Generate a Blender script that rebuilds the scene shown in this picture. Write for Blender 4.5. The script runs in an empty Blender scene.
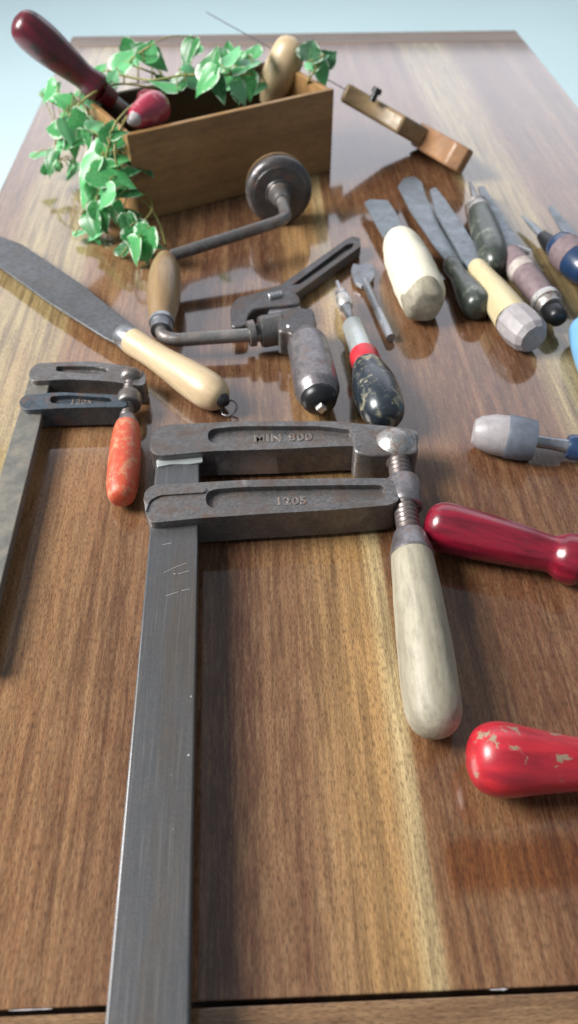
import bpy, bmesh, math, random
from mathutils import Vector, Matrix, Euler, noise
random.seed(7)
C = bpy.context.scene.collection
PI = math.pi
# ------------------------------------------------------------------ camera model (all sizes in metres, table surface z=0)
W, H_, F = 578, 1024, 760.0
CAMZ, PITCH, YAW = 0.42, math.radians(47.5), math.radians(2.6)
cam_loc = Vector((0, 0, CAMZ))
fw = Vector((math.sin(YAW)*math.cos(PITCH), math.cos(YAW)*math.cos(PITCH), -math.sin(PITCH)))
rt = Vector((math.cos(YAW), -math.sin(YAW), 0))
up = rt.cross(fw)
def ray(px, py):
    return fw + rt*((px-W/2)/F) - up*((py-H_/2)/F)
def at(px, py, z=0.0):
    d = ray(px, py); return cam_loc + d*((z-CAMZ)/d.z)
def atd(px, py, depth):
    return cam_loc + ray(px, py)*depth
def depth(p): return (p-cam_loc).dot(fw)
def pxr(p, n):                      # n pixels at point p, in metres
    return n*depth(p)/F

# ------------------------------------------------------------------ materials
def newmat(name):
    m = bpy.data.materials.new(name); m.use_nodes = True
    nt = m.node_tree; b = nt.nodes['Principled BSDF']
    return m, nt, b
def N(nt, t, **kw):
    n = nt.nodes.new(t)
    for k, v in kw.items():
        if k in n.inputs: n.inputs[k].default_value = v
        else: setattr(n, k, v)
    return n
def L(nt, a, b): nt.links.new(a, b)
def coords(nt, scale=(1,1,1), rot=(0,0,0)):
    tc = N(nt, 'ShaderNodeTexCoord'); mp = N(nt, 'ShaderNodeMapping')
    mp.inputs['Scale'].default_value = scale; mp.inputs['Rotation'].default_value = rot
    L(nt, tc.outputs['Object'], mp.inputs['Vector']); return mp.outputs['Vector']
def ntex(nt, vec, scale, detail=4, rough=.55, dist=0):
    n = N(nt, 'ShaderNodeTexNoise'); n.inputs['Scale'].default_value = scale
    n.inputs['Detail'].default_value = detail; n.inputs['Roughness'].default_value = rough
    n.inputs['Distortion'].default_value = dist
    L(nt, vec, n.inputs['Vector']); return n.outputs['Fac']
def ramp(nt, fac, stops, interp='LINEAR'):
    r = N(nt, 'ShaderNodeValToRGB'); cr = r.color_ramp; cr.interpolation = interp
    while len(cr.elements) > 1: cr.elements.remove(cr.elements[-1])
    cr.elements[0].position = stops[0][0]; c = stops[0][1]
    cr.elements[0].color = (*c, 1) if isinstance(c, tuple) else (c, c, c, 1)
    for p, c in stops[1:]:
        e = cr.elements.new(p); e.color = (*c, 1) if isinstance(c, tuple) else (c, c, c, 1)
    L(nt, fac, r.inputs['Fac']); return r.outputs['Color']
def mix(nt, fac, a, b, mode='MIX'):
    n = N(nt, 'ShaderNodeMix', data_type='RGBA', blend_type=mode)
    def put(s, v):
        if isinstance(v, (int, float)): s.default_value = v
        elif isinstance(v, tuple): s.default_value = (*v, 1)
        else: L(nt, v, s)
    put(n.inputs[0], fac); put(n.inputs[6], a); put(n.inputs[7], b)
    return n.outputs[2]
def bump(nt, b, h, strength=.3, dist=.001):
    n = N(nt, 'ShaderNodeBump'); n.inputs['Strength'].default_value = strength
    n.inputs['Distance'].default_value = dist
    L(nt, h, n.inputs['Height']); L(nt, n.outputs['Normal'], b.inputs['Normal'])

def wood(name, c1, c2, rough=.45, along='z', worn=None, grain=1.0, coat=0.0, wornpos=(.52,.66)):
    m, nt, b = newmat(name)
    s = {'z': (260,260,9), 'x': (9,260,260), 'y': (260,9,260)}[along]
    v = coords(nt, s); f = ntex(nt, v, .6*grain, 5, .6)
    v2 = coords(nt, tuple(q*.22 for q in s)); g = ntex(nt, v2, .7*grain, 3, .5, .4)
    base = mix(nt, ramp(nt, f, [(.3, 0.0), (.7, 1.0)]), c1, c2)
    base = mix(nt, ramp(nt, g, [(.35, 0.0), (.7, .55)]), base, tuple(x*.5 for x in c1))
    v3 = coords(nt, {'z':(1,1,.3),'x':(.3,1,1),'y':(1,.3,1)}[along]); sp = ntex(nt, v3, 170, 6, .72)
    if worn: base = mix(nt, ramp(nt, sp, [(wornpos[0]-.04, 0.0), (wornpos[1]+.08, .6)]), base, worn)
    L(nt, base, b.inputs['Base Color'])
    L(nt, ramp(nt, sp, [(.3, rough-.1), (.7, rough+.15)]), b.inputs['Roughness'])
    b.inputs['Coat Weight'].default_value = coat
    bump(nt, b, f, .35, .0006)
    return m
def metal(name, c1, c2, rough=.42, met=.75, rust=(.12,.06,.035), rustpos=(.52,.7), rustamt=.8, bs=.35, scale=70, cloud=.5, edge=.6):
    m, nt, b = newmat(name)
    v = coords(nt); f = ntex(nt, v, scale, 6, .65); g = ntex(nt, v, scale*5, 3, .6); k = ntex(nt, v, scale*.35, 4, .6, .5)
    base = mix(nt, ramp(nt, g, [(.3, 0.0), (.7, 1.0)]), c1, c2)
    rm = ramp(nt, f, [(rustpos[0], 0.0), (rustpos[1], rustamt)])
    base = mix(nt, rm, base, rust)
    base = mix(nt, ramp(nt, k, [(.45, 0.0), (.75, cloud)]), base, tuple(x*.55 for x in c1))
    ge = N(nt, 'ShaderNodeNewGeometry')
    base = mix(nt, ramp(nt, ge.outputs['Pointiness'], [(.53, 0.0), (.60, edge)]), base, tuple(min(1, x*1.9+.05) for x in c2))
    L(nt, base, b.inputs['Base Color'])
    inv = N(nt, 'ShaderNodeMath', operation='MULTIPLY_ADD'); L(nt, rm, inv.inputs[0]); inv.inputs[1].default_value = -met*.8; inv.inputs[2].default_value = met
    L(nt, inv.outputs[0], b.inputs['Metallic'])
    L(nt, ramp(nt, f, [(.3, max(rough-.12,.08)), (.72, rough+.25)]), b.inputs['Roughness'])
    h = mix(nt, .5, f, g); bump(nt, b, h, bs, .0008)
    return m
def paint(name, c, under, rough=.22, pos=(.6,.66), dark=None, coat=.4, scale=45):
    m, nt, b = newmat(name)
    v = coords(nt); f = ntex(nt, v, scale, 6, .68, .3); g = ntex(nt, v, 160, 4, .6)
    vs = coords(nt, (150,150,18)); st = ntex(nt, vs, 1.0, 5, .65)
    base = mix(nt, ramp(nt, st, [(.38, 0.0), (.64, .8)]), c, dark or tuple(x*.45 for x in c))
    wm = ramp(nt, f, [(pos[0], 0.0), (pos[1], 1.0)])
    base = mix(nt, wm, base, under)
    L(nt, base, b.inputs['Base Color'])
    L(nt, ramp(nt, f, [(.3, rough), (pos[1], rough+.12), (min(pos[1]+.03, 1), .6)]), b.inputs['Roughness'])
    b.inputs['Coat Weight'].default_value = coat; b.inputs['Coat Roughness'].default_value = .2
    bump(nt, b, mix(nt, .5, g, st), .25, .0006)
    return m

def table_mat(name, cross=False):
    m, nt, b = newmat(name)
    tc = N(nt, 'ShaderNodeTexCoord'); sep = N(nt, 'ShaderNodeSeparateXYZ'); L(nt, tc.outputs['Object'], sep.inputs[0])
    s1 = (170, 3.2, 20) if not cross else (3.2, 170, 20)
    wob = ntex(nt, coords(nt, (8,1.6,1) if not cross else (1.6,8,1)), 1.0, 2, .5)
    if not cross:
        a = N(nt, 'ShaderNodeMath', operation='MULTIPLY_ADD'); L(nt, wob, a.inputs[0]); a.inputs[1].default_value = .010; a.inputs[2].default_value = -.005 + .08   # the table's origin is at x = .08
        x = N(nt, 'ShaderNodeMath', operation='ADD'); L(nt, sep.outputs[0], x.inputs[0]); L(nt, a.outputs[0], x.inputs[1])
        q = N(nt, 'ShaderNodeMath', operation='MULTIPLY_ADD'); L(nt, x.outputs[0], q.inputs[0]); q.inputs[1].default_value = 1/.8; q.inputs[2].default_value = .315/.8
        X = lambda v: (v+.315)/.8
        med, dk, lt, pale, red, kh = (.215,.110,.055), (.100,.045,.026), (.31,.175,.078), (.56,.43,.22), (.20,.095,.042), (.38,.30,.145)
        col = ramp(nt, q.outputs[0], [(0,(.17,.095,.055)), (X(-.275),(.22,.13,.07)), (X(-.265),kh), (X(-.19),kh), (X(-.178),(.25,.125,.055)), (X(-.10),med), (X(-.045),(.145,.062,.034)),
              (X(-.035),dk), (X(.018),(.115,.047,.026)), (X(.03),lt), (X(.064),(.40,.235,.09)), (X(.074),pale), (X(.0795),pale), (X(.082),red), (X(.17),(.17,.072,.036)),
              (X(.245),(.18,.085,.045)), (X(.26),kh), (X(.325),kh), (X(.345),(.17,.09,.055)), (1,(.18,.10,.06))])
    else:
        col = ramp(nt, wob, [(.3,(.30,.18,.09)), (.7,(.17,.095,.05))])
    st = ntex(nt, coords(nt, s1), 1.0, 6, .65, .3)
    col = mix(nt, ramp(nt, st, [(.40, .0), (.62, .9)]), col, mix(nt, .6, col, (.045,.017,.010)))
    st2 = ntex(nt, coords(nt, tuple(q*.35 for q in s1)), 1.0, 4, .6, .6)
    col = mix(nt, ramp(nt, st2, [(.35, .6), (.55, 0.0)]), col, mix(nt, .35, col, (.52,.31,.15)))
    cl = ntex(nt, coords(nt, (5,2.2,1)), 1.3, 4, .6, .5)       # reddish stained clouds
    col = mix(nt, ramp(nt, cl, [(.52, 0.0), (.68, .5)]), col, mix(nt, .6, col, (.15,.06,.025)))
    mo = ntex(nt, coords(nt, (1,.10,1) if not cross else (.10,1,1)), 420, 4, .65)             # fine mottled figure
    col = mix(nt, ramp(nt, mo, [(.45, 0.0), (.65, .45)]), col, mix(nt, .4, col, (.50,.34,.18)))
    mo2 = ntex(nt, coords(nt, (1,.07,1) if not cross else (.07,1,1)), 230, 4, .65, .5)
    col = mix(nt, ramp(nt, mo2, [(.47, 0.0), (.62, .75)]), col, mix(nt, .5, col, (.05,.02,.011)))
    po = ntex(nt, coords(nt, (1700,240,20) if not cross else (240,1700,20)), 1.0, 3, .6)
    pm = ramp(nt, po, [(.46, 0.0), (.66, .8)])
    col = mix(nt, pm, col, mix(nt, .75, col, (.02,.01,.006)))
    if not cross:      # darker orange-brown patch near the lower right
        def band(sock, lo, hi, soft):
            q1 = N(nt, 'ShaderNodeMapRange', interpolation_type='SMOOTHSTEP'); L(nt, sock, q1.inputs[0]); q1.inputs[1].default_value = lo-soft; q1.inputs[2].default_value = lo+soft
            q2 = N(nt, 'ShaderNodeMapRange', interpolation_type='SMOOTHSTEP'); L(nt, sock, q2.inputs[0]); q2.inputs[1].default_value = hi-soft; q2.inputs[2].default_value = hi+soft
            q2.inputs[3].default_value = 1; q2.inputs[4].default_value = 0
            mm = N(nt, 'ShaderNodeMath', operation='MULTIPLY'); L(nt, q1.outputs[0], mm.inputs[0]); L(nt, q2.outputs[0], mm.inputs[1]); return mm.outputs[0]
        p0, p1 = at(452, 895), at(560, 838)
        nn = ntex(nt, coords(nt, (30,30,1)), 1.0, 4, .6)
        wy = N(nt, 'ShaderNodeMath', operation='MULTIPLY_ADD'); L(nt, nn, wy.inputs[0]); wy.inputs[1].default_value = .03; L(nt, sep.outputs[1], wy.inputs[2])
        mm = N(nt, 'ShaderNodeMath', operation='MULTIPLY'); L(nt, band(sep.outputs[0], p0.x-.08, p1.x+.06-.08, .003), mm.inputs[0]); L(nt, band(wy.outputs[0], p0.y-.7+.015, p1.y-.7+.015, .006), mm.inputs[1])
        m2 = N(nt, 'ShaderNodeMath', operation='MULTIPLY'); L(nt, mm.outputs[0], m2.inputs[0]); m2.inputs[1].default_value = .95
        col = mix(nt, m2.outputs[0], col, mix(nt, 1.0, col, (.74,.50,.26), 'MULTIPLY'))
    L(nt, col, b.inputs['Base Color'])
    ro = ntex(nt, coords(nt), 9, 4, .6)
    L(nt, ramp(nt, ro, [(.3, .12), (.7, .19)]), b.inputs['Roughness'])
    b.inputs['Coat Weight'].default_value = 1.0; b.inputs['Coat Roughness'].default_value = .06
    b.inputs['IOR'].default_value = 1.5; b.inputs['Specular IOR Level'].default_value = .22
    bump(nt, b, mix(nt, .5, pm, st), -.12, .0005)
    return m

def plain(name, c, rough=.5, met=0.0, var=.25, scale=60, coat=0, bs=.2):
    m, nt, b = newmat(name)
    f = ntex(nt, coords(nt), scale, 5, .6)
    L(nt, mix(nt, ramp(nt, f, [(.3, 0.0), (.7, 1.0)]), c, tuple(x*(1-var) for x in c)), b.inputs['Base Color'])
    b.inputs['Roughness'].default_value = rough; b.inputs['Metallic'].default_value = met
    b.inputs['Coat Weight'].default_value = coat
    bump(nt, b, f, bs, .0006); return m

M = {}
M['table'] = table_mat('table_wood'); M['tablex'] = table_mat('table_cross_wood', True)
M['gap'] = plain('dark_gap', (.012,.009,.008), .7)
M['floor'] = plain('pale_floor', (.70,.86,.88), .45, var=.05, scale=1.2, bs=0)
M['iron'] = metal('dark_cast_iron', (.13,.125,.125), (.21,.20,.195), .34, .65, rust=(.075,.042,.028), rustpos=(.46,.66), bs=.8)
M['darkiron'] = metal('blackened_iron', (.06,.058,.062), (.11,.105,.105), .33, .6, rustpos=(.5,.7), bs=.5)
M['blueiron'] = metal('blue_painted_iron', (.05,.065,.08), (.10,.125,.15), .33, .5, rustpos=(.5,.7), bs=.7)
def barmat():
    m = metal('bar_steel', (.056,.057,.060), (.082,.083,.088), .38, .45, rust=(.11,.08,.05), rustpos=(.52,.8), rustamt=.3, bs=.1, scale=150, cloud=.1)
    nt = m.node_tree; b = nt.nodes['Principled BSDF']
    old = b.inputs['Base Color'].links[0].from_socket
    sc_ = ntex(nt, coords(nt, (900,18,50)), 1.0, 3, .6)          # lengthwise scratches
    c = mix(nt, ramp(nt, sc_, [(.56, 0.0), (.72, .5)]), old, (.15,.15,.155))
    sc2 = ntex(nt, coords(nt, (40,5,10)), 1.0, 4, .6)
    c = mix(nt, ramp(nt, sc2, [(.48, 0.0), (.75, .7)]), c, (.10,.075,.05))
    fl = ntex(nt, coords(nt, (1,.8,1)), 210, 2, .5)              # flecks of old paint
    c = mix(nt, ramp(nt, fl, [(.75, 0.0), (.765, .9)]), c, (.6,.62,.62))
    L(nt, c, b.inputs['Base Color'])
    L(nt, ramp(nt, sc_, [(.35, .34), (.7, .44)]), b.inputs['Roughness']); return m
M['bar'] = barmat()
M['barold'] = metal('old_bar_steel', (.11,.11,.10), (.17,.165,.145), .45, .6, rust=(.17,.13,.085), rustpos=(.45,.7), rustamt=.7, bs=.2, scale=50)
M['rusty'] = metal('rusty_screw', (.10,.085,.082), (.17,.145,.14), .42, .6, edge=.25)
M['bright'] = metal('worn_bright_steel', (.36,.35,.34), (.52,.52,.52), .32, .8, rustpos=(.46,.62), rustamt=.85, bs=.6, scale=120)
M['steel'] = metal('grey_steel', (.20,.21,.23), (.29,.30,.32), .34, .8, rustpos=(.62,.8), rustamt=.5, bs=.2)
M['blade'] = metal('blade_steel', (.17,.195,.22), (.24,.27,.30), .36, .6, rust=(.12,.12,.12), rustpos=(.5,.75), rustamt=.4, bs=.03, cloud=.15)
M['dblade'] = metal('dark_blade', (.095,.10,.108), (.155,.158,.165), .40, .6, rust=(.10,.08,.07), rustpos=(.5,.75), rustamt=.5, bs=.2, scale=45)
M['purple'] = metal('browned_steel', (.17,.155,.165), (.25,.235,.245), .33, .7, bs=.4, rustpos=(.55,.75), cloud=.3)
M['palewood'] = wood('pale_handle_wood', (.55,.41,.24), (.66,.52,.33), .42, worn=(.36,.24,.14), coat=.1)
M['greywood'] = wood('weathered_handle_wood', (.31,.28,.205), (.45,.415,.32), .55, worn=(.13,.11,.08), wornpos=(.47,.62))
M['brownwood'] = wood('brown_grip_wood', (.24,.155,.075), (.33,.22,.11), .35, worn=(.1,.06,.03), coat=.2)
M['beech'] = wood('old_beech', (.24,.16,.08), (.34,.245,.13), .4, along='x', worn=(.12,.08,.04))
M['redbeech'] = wood('reddish_beech', (.30,.155,.075), (.38,.215,.11), .4, along='x', worn=(.16,.07,.035))
M['whitewood'] = wood('whitened_wood', (.74,.70,.55), (.84,.80,.66), .6, worn=(.5,.45,.32), wornpos=(.6,.8))
M['yelwood'] = wood('yellow_wood', (.56,.47,.27), (.66,.57,.36), .45, worn=(.38,.29,.16))
M['box'] = wood('box_wood', (.30,.165,.065), (.44,.255,.10), .42, along='x', worn=(.12,.065,.03), grain=.5, wornpos=(.48,.66))
M['boxshade'] = wood('box_shade_wood', (.06,.038,.02), (.09,.055,.03), .6, along='x', grain=.5)  # darkened box wood, the shade inside the box put into its colour
M['orange'] = paint('orange_red_paint', (.56,.085,.035), (.46,.22,.12), .45, (.50,.66), dark=(.36,.045,.02), coat=.05, scale=150)
M['red1'] = paint('crimson_lacquer', (.22,.006,.022), (.10,.012,.02), .22, (.60,.70), dark=(.07,.003,.010), coat=.4, scale=60)
M['red2'] = paint('red_lacquer', (.46,.018,.03), (.26,.19,.13), .28, (.60,.625), dark=(.24,.010,.02), coat=.3, scale=70)
M['pinkred'] = paint('rubbed_red_lacquer', (.38,.035,.07), (.55,.25,.28), .2, (.56,.72), dark=(.22,.012,.03), coat=.6, scale=60)
M['dred'] = paint('dark_red_lacquer', (.12,.006,.016), (.03,.006,.008), .25, (.55,.6), dark=(.045,.004,.008), coat=.4)
M['splash'] = paint('splashed_black_paint', (.022,.032,.042), (.30,.28,.20), .25, (.53,.66), dark=(.01,.014,.02), coat=.4, scale=110)
M['redring'] = plain('red_band', (.62,.03,.045), .35, var=.3)
M['silver'] = plain('silver_sleeve', (.50,.54,.54), .33, .5, var=.25)
M['black'] = plain('black_iron', (.02,.021,.024), .35, .3)
M['tape'] = plain('grey_tape', (.38,.355,.365), .42, var=.3, scale=120, bs=.6)
M['tapedk'] = plain('slate_tape', (.13,.15,.19), .5, var=.35, scale=120, bs=.6)
M['greengrey'] = paint('dark_green_handle', (.045,.055,.045), (.22,.23,.19), .3, (.52,.68), coat=.4)
M['mauve'] = plain('mauve_cord', (.22,.16,.17), .5, var=.4, scale=160, bs=.7)
M['cord'] = plain('pale_cord', (.52,.46,.42), .6, var=.4, scale=200, bs=.6)
M['white'] = plain('white_paint', (.75,.76,.72), .4, var=.15)
M['blue'] = plain('dark_blue_paint', (.015,.04,.10), .3, var=.3, coat=.4)
M['lblue'] = plain('light_blue_plastic', (.17,.38,.60), .35, var=.12)
M['stem'] = plain('ivy_stem', (.28,.27,.08), .5, var=.4)
def leafmat():
    m, nt, b = newmat('ivy_leaf')
    tc = N(nt, 'ShaderNodeTexCoord'); at_ = N(nt, 'ShaderNodeVertexColor'); at_.layer_name = 'leafuv'
    sep = N(nt, 'ShaderNodeSeparateColor'); L(nt, at_.outputs['Color'], sep.inputs[0])   # R = dist from midrib, G = leaf random, B = along leaf
    nz = ntex(nt, coords(nt), 95, 4, .6, .4)
    a = N(nt, 'ShaderNodeMath', operation='MULTIPLY_ADD'); L(nt, nz, a.inputs[0]); a.inputs[1].default_value = 1.5; L(nt, sep.outputs[0], a.inputs[2])
    green = ramp(nt, sep.outputs[1], [(0, (.012,.095,.022)), (.4, (.035,.24,.06)), (.75, (.11,.46,.16)), (1, (.24,.62,.34))])
    fine = ntex(nt, coords(nt), 300, 3, .6)
    green = mix(nt, ramp(nt, fine, [(.4,0.0),(.75,.35)]), green, (.25,.58,.28))
    edge = ramp(nt, a.outputs[0], [(1.02, 0.0), (1.16, .8)])
    e2 = N(nt, 'ShaderNodeMath', operation='GREATER_THAN'); L(nt, a.outputs[0], e2.inputs[0]); e2.inputs[1].default_value = 1.68
    col = mix(nt, e2.outputs[0], green, (.58,.74,.56))
    rib = ramp(nt, sep.outputs[0], [(0.0, .25), (.06, 0.0)])
    col = mix(nt, rib, col, (.30,.55,.28))
    L(nt, col, b.inputs['Base Color']); b.inputs['Roughness'].default_value = .32
    b.inputs['Subsurface Weight'].default_value = 0
    tr = N(nt, 'ShaderNodeBsdfTranslucent'); L(nt, col, tr.inputs['Color'])
    mx = N(nt, 'ShaderNodeMixShader'); mx.inputs[0].default_value = .3
    out = nt.nodes['Material Output']; L(nt, b.outputs[0], mx.inputs[1]); L(nt, tr.outputs[0], mx.inputs[2]); L(nt, mx.outputs[0], out.inputs['Surface'])
    return m
M['leaf'] = leafmat()
M['cast'] = metal('cast_letter_iron', (.15,.14,.13), (.30,.28,.26), .4, .6, rustpos=(.45,.6), scale=200)

# ------------------------------------------------------------------ object helpers
ORIG = {}
def thing(name, label, cat, loc, group=None):
    o = bpy.data.objects.new(name, None); C.objects.link(o); o.empty_display_size = .02
    o.location = loc; o['label'] = label; o['category'] = cat
    if group: o['group'] = group
    ORIG[o.name] = Vector(loc); return o
def link(name, bm, mat, parent=None, smooth=35, mtx=None, bevel=0, seg=3, label=None, weld=False):
    """bm holds world coordinates (mtx None) or coordinates in the frame mtx."""
    if weld: bmesh.ops.remove_doubles(bm, verts=bm.verts, dist=1e-6)
    bmesh.ops.recalc_face_normals(bm, faces=bm.faces)
    root = parent
    while root is not None and root.parent is not None: root = root.parent
    org = ORIG[root.name] if root is not None else Vector((0,0,0))
    if mtx is None: mtx = Matrix.Translation(org); bmesh.ops.translate(bm, verts=bm.verts, vec=-org)
    me = bpy.data.meshes.new(name); bm.to_mesh(me); bm.free()
    me.materials.append(M[mat] if isinstance(mat, str) else mat)
    o = bpy.data.objects.new(name, me); C.objects.link(o)
    for p in me.polygons: p.use_smooth = True
    if smooth: me.set_sharp_from_angle(angle=math.radians(smooth))
    if parent is not None:
        o.parent = parent
        pw = WM[parent.name] if parent.name in WM else Matrix.Translation(org)
        o.matrix_basis = pw.inverted() @ mtx
    else: o.matrix_basis = mtx
    WM[o.name] = mtx
    if bevel:
        b = o.modifiers.new('bevel', 'BEVEL'); b.width = bevel; b.segments = seg; b.limit_method = 'ANGLE'; b.angle_limit = math.radians(40); b.harden_normals = False
    if label: o['label'] = label
    return o
WM = {}
def frame(p0, p1, upv=Vector((0,0,1))):
    z = (p1-p0).normalized(); x = upv.cross(z)
    if x.length < 1e-4: x = Vector((1,0,0))
    x.normalize(); y = z.cross(x)
    m = Matrix((x, y, z)).transposed().to_4x4(); m.translation = p0; return m
def smoothprof(prof, sub=5):
    out = []
    n = len(prof)
    for i in range(n-1):
        p0 = prof[max(i-1,0)]; p1 = prof[i]; p2 = prof[i+1]; p3 = prof[min(i+2,n-1)]
        for k in range(sub):
            t = k/sub; t2=t*t; t3=t2*t
            out.append(tuple(max(0, .5*((2*p1[j])+(-p0[j]+p2[j])*t+(2*p0[j]-5*p1[j]+4*p2[j]-p3[j])*t2+(-p0[j]+3*p1[j]-3*p2[j]+p3[j])*t3)) for j in (0,1)))
    out.append(prof[-1]); return out
def lathe_bm(prof, seg=36, flat=1.0, bumpy=0):
    bm = bmesh.new(); rings = []
    for z, r in prof:
        if r < 1e-5: rings.append([bm.verts.new((0,0,z))])
        else:
            ring = []
            for i in range(seg):
                a = 2*PI*i/seg; rr = r
                if bumpy: rr *= 1 + bumpy*noise.noise(Vector((math.cos(a)*1.5, math.sin(a)*1.5, z*60)))
                ring.append(bm.verts.new((rr*math.cos(a), rr*math.sin(a)*flat, z)))
            rings.append(ring)
    for a, b in zip(rings, rings[1:]):
        if len(a) == 1 and len(b) == 1: continue
        for i in range(seg):
            j = (i+1) % seg
            if len(a) == 1: bm.faces.new((a[0], b[i], b[j]))
            elif len(b) == 1: bm.faces.new((a[i], a[j], b[0]))
            else: bm.faces.new((a[i], a[j], b[j], b[i]))
    for r in (rings[0], rings[-1]):
        if len(r) > 1: bm.faces.new(r)
    return bm
def lathe(name, p0, p1, prof, mat, parent, smooth_sub=0, seg=36, label=None, norm=True, sharp=45, flat=1.0, bumpy=0):
    """prof: (fraction of p0-p1, radius in m)"""
    ln = (p1-p0).length if norm else 1
    pr = [(t*ln, r) for t, r in prof]
    if smooth_sub: pr = smoothprof(pr, smooth_sub)
    return link(name, lathe_bm(pr, seg, flat, bumpy), mat, parent, sharp, frame(p0, p1), label=label)
def tube_bm(bm, pts, rad, seg=14, cap=True):
    rads = rad if isinstance(rad, (list, tuple)) else [rad]*len(pts)
    n = len(pts); prev = None; rings = []
    for i, p in enumerate(pts):
        t = (pts[min(i+1,n-1)] - pts[max(i-1,0)]).normalized()
        if prev is None:
            a = Vector((0,0,1)) if abs(t.z) < .9 else Vector((1,0,0)); x = a.cross(t).normalized()
        else: x = (prev - t*prev.dot(t)).normalized()
        prev = x; y = t.cross(x)
        rings.append([bm.verts.new(p + (x*math.cos(2*PI*k/seg) + y*math.sin(2*PI*k/seg))*rads[i]) for k in range(seg)])
    for a, b in zip(rings, rings[1:]):
        for k in range(seg): bm.faces.new((a[k], a[(k+1)%seg], b[(k+1)%seg], b[k]))
    if cap: bm.faces.new(rings[0]); bm.faces.new(rings[-1])
    return bm
def catmull(pts, sub=6):
    out = []; n = len(pts)
    for i in range(n-1):
        p0, p1, p2, p3 = pts[max(i-1,0)], pts[i], pts[i+1], pts[min(i+2,n-1)]
        for k in range(sub):
            t = k/sub
            out.append(.5*((2*p1)+(p2-p0)*t+(2*p0-5*p1+4*p2-p3)*t*t+(3*p1-p0-3*p2+p3)*t**3))
    out.append(pts[-1].copy()); return out
def fillet(pts, r, sub=6):
    out = [pts[0]]
    for a, b, c in zip(pts, pts[1:], pts[2:]):
        u = (a-b).normalized(); w = (c-b).normalized()
        rr = min(r, (a-b).length*.48, (c-b).length*.48)
        s = b+u*rr; e = b+w*rr
        for k in range(sub+1):
            t = k/sub; out.append(s*(1-t)**2 + b*2*t*(1-t) + e*t*t)
    out.append(pts[-1]); return out
def tube(name, pts, rad, mat, parent, seg=16, label=None):
    return link(name, tube_bm(bmesh.new(), pts, rad, seg), mat, parent, 50, label=label)
def prism_bm(bm, poly, z0, z1, hole=None, zrec=None):
    """poly: list of (x,y[,..]) world xy; extruded z0..z1. hole: recess polygon sunk from z1 to zrec"""
    def loop(ps, z): return [bm.verts.new((p[0], p[1], z(p) if callable(z) else z)) for p in ps]
    b = loop(poly, z0); t = loop(poly, z1); n = len(poly)
    for i in range(n): bm.faces.new((b[i], b[(i+1)%n], t[(i+1)%n], t[i]))
    bm.faces.new(list(reversed(b)))
    if not hole: bm.faces.new(t)
    else:
        h = loop(hole, z1); f = loop(hole, zrec); k = len(hole)
        for i in range(k): bm.faces.new((h[i], h[(i+1)%k], f[(i+1)%k], f[i]))
        bm.faces.new(f)
        ed = [bm.edges.get((t[i], t[(i+1)%n])) for i in range(n)] + [bm.edges.get((h[i], h[(i+1)%k])) for i in range(k)]
        bmesh.ops.triangle_fill(bm, use_beauty=True, edges=ed)
    return bm
def roundpoly(ps, r, sub=4):
    ps = [Vector(p[:2]) for p in ps]; n = len(ps); out = []
    for i in range(n):
        a, b, c = ps[i-1], ps[i], ps[(i+1)%n]
        u = (a-b); w = (c-b); rr = min(r, u.length*.45, w.length*.45); u.normalize(); w.normalize()
        s = b+u*rr; e = b+w*rr
        for k in range(sub+1):
            t = k/sub; out.append(s*(1-t)**2 + b*2*t*(1-t) + e*t*t)
    return out
def box_bm(bm, lo, hi, mtx=None):
    vs = [Vector((x,y,z)) for x in (lo[0],hi[0]) for y in (lo[1],hi[1]) for z in (lo[2],hi[2])]
    if mtx: vs = [mtx @ v for v in vs]
    v = [bm.verts.new(p) for p in vs]
    for f in ((0,1,3,2),(4,6,7,5),(0,4,5,1),(2,3,7,6),(0,2,6,4),(1,5,7,3)): bm.faces.new([v[i] for i in f])
    return bm
def struct(name, bm, mat):
    o = link(name, bm, mat, None, 30); o['kind'] = 'structure'; return o
def text_on(name, s, p0, p1, size, mat, parent, zofs=.0):
    """raised cast lettering lying face up, baseline from p0 towards p1"""
    cu = bpy.data.curves.new(name, 'FONT'); cu.body = s; cu.size = size; cu.extrude = .0003; cu.bevel_depth = .0003; cu.offset = .0001
    cu.space_character = 1.15
    tmp = bpy.data.objects.new(name, cu); C.objects.link(tmp)
    dg = bpy.context.evaluated_depsgraph_get(); me = bpy.data.meshes.new_from_object(tmp.evaluated_get(dg))
    bpy.data.objects.remove(tmp); bpy.data.curves.remove(cu)
    d = (p1-p0); ang = math.atan2(d.y, d.x)
    bm = bmesh.new(); bm.from_mesh(me); bpy.data.meshes.remove(me)
    bmesh.ops.transform(bm, matrix=Matrix.Translation(Vector((p0.x,p0.y,p0.z+zofs))) @ Matrix.Rotation(ang, 4, 'Z'), verts=bm.verts)
    return link(name, bm, mat, parent, 30)

# ------------------------------------------------------------------ setting
bm = bmesh.new(); box_bm(bm, (-9,-4,-.80), (9,14,-.75)); struct('floor', bm, 'floor')

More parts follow.
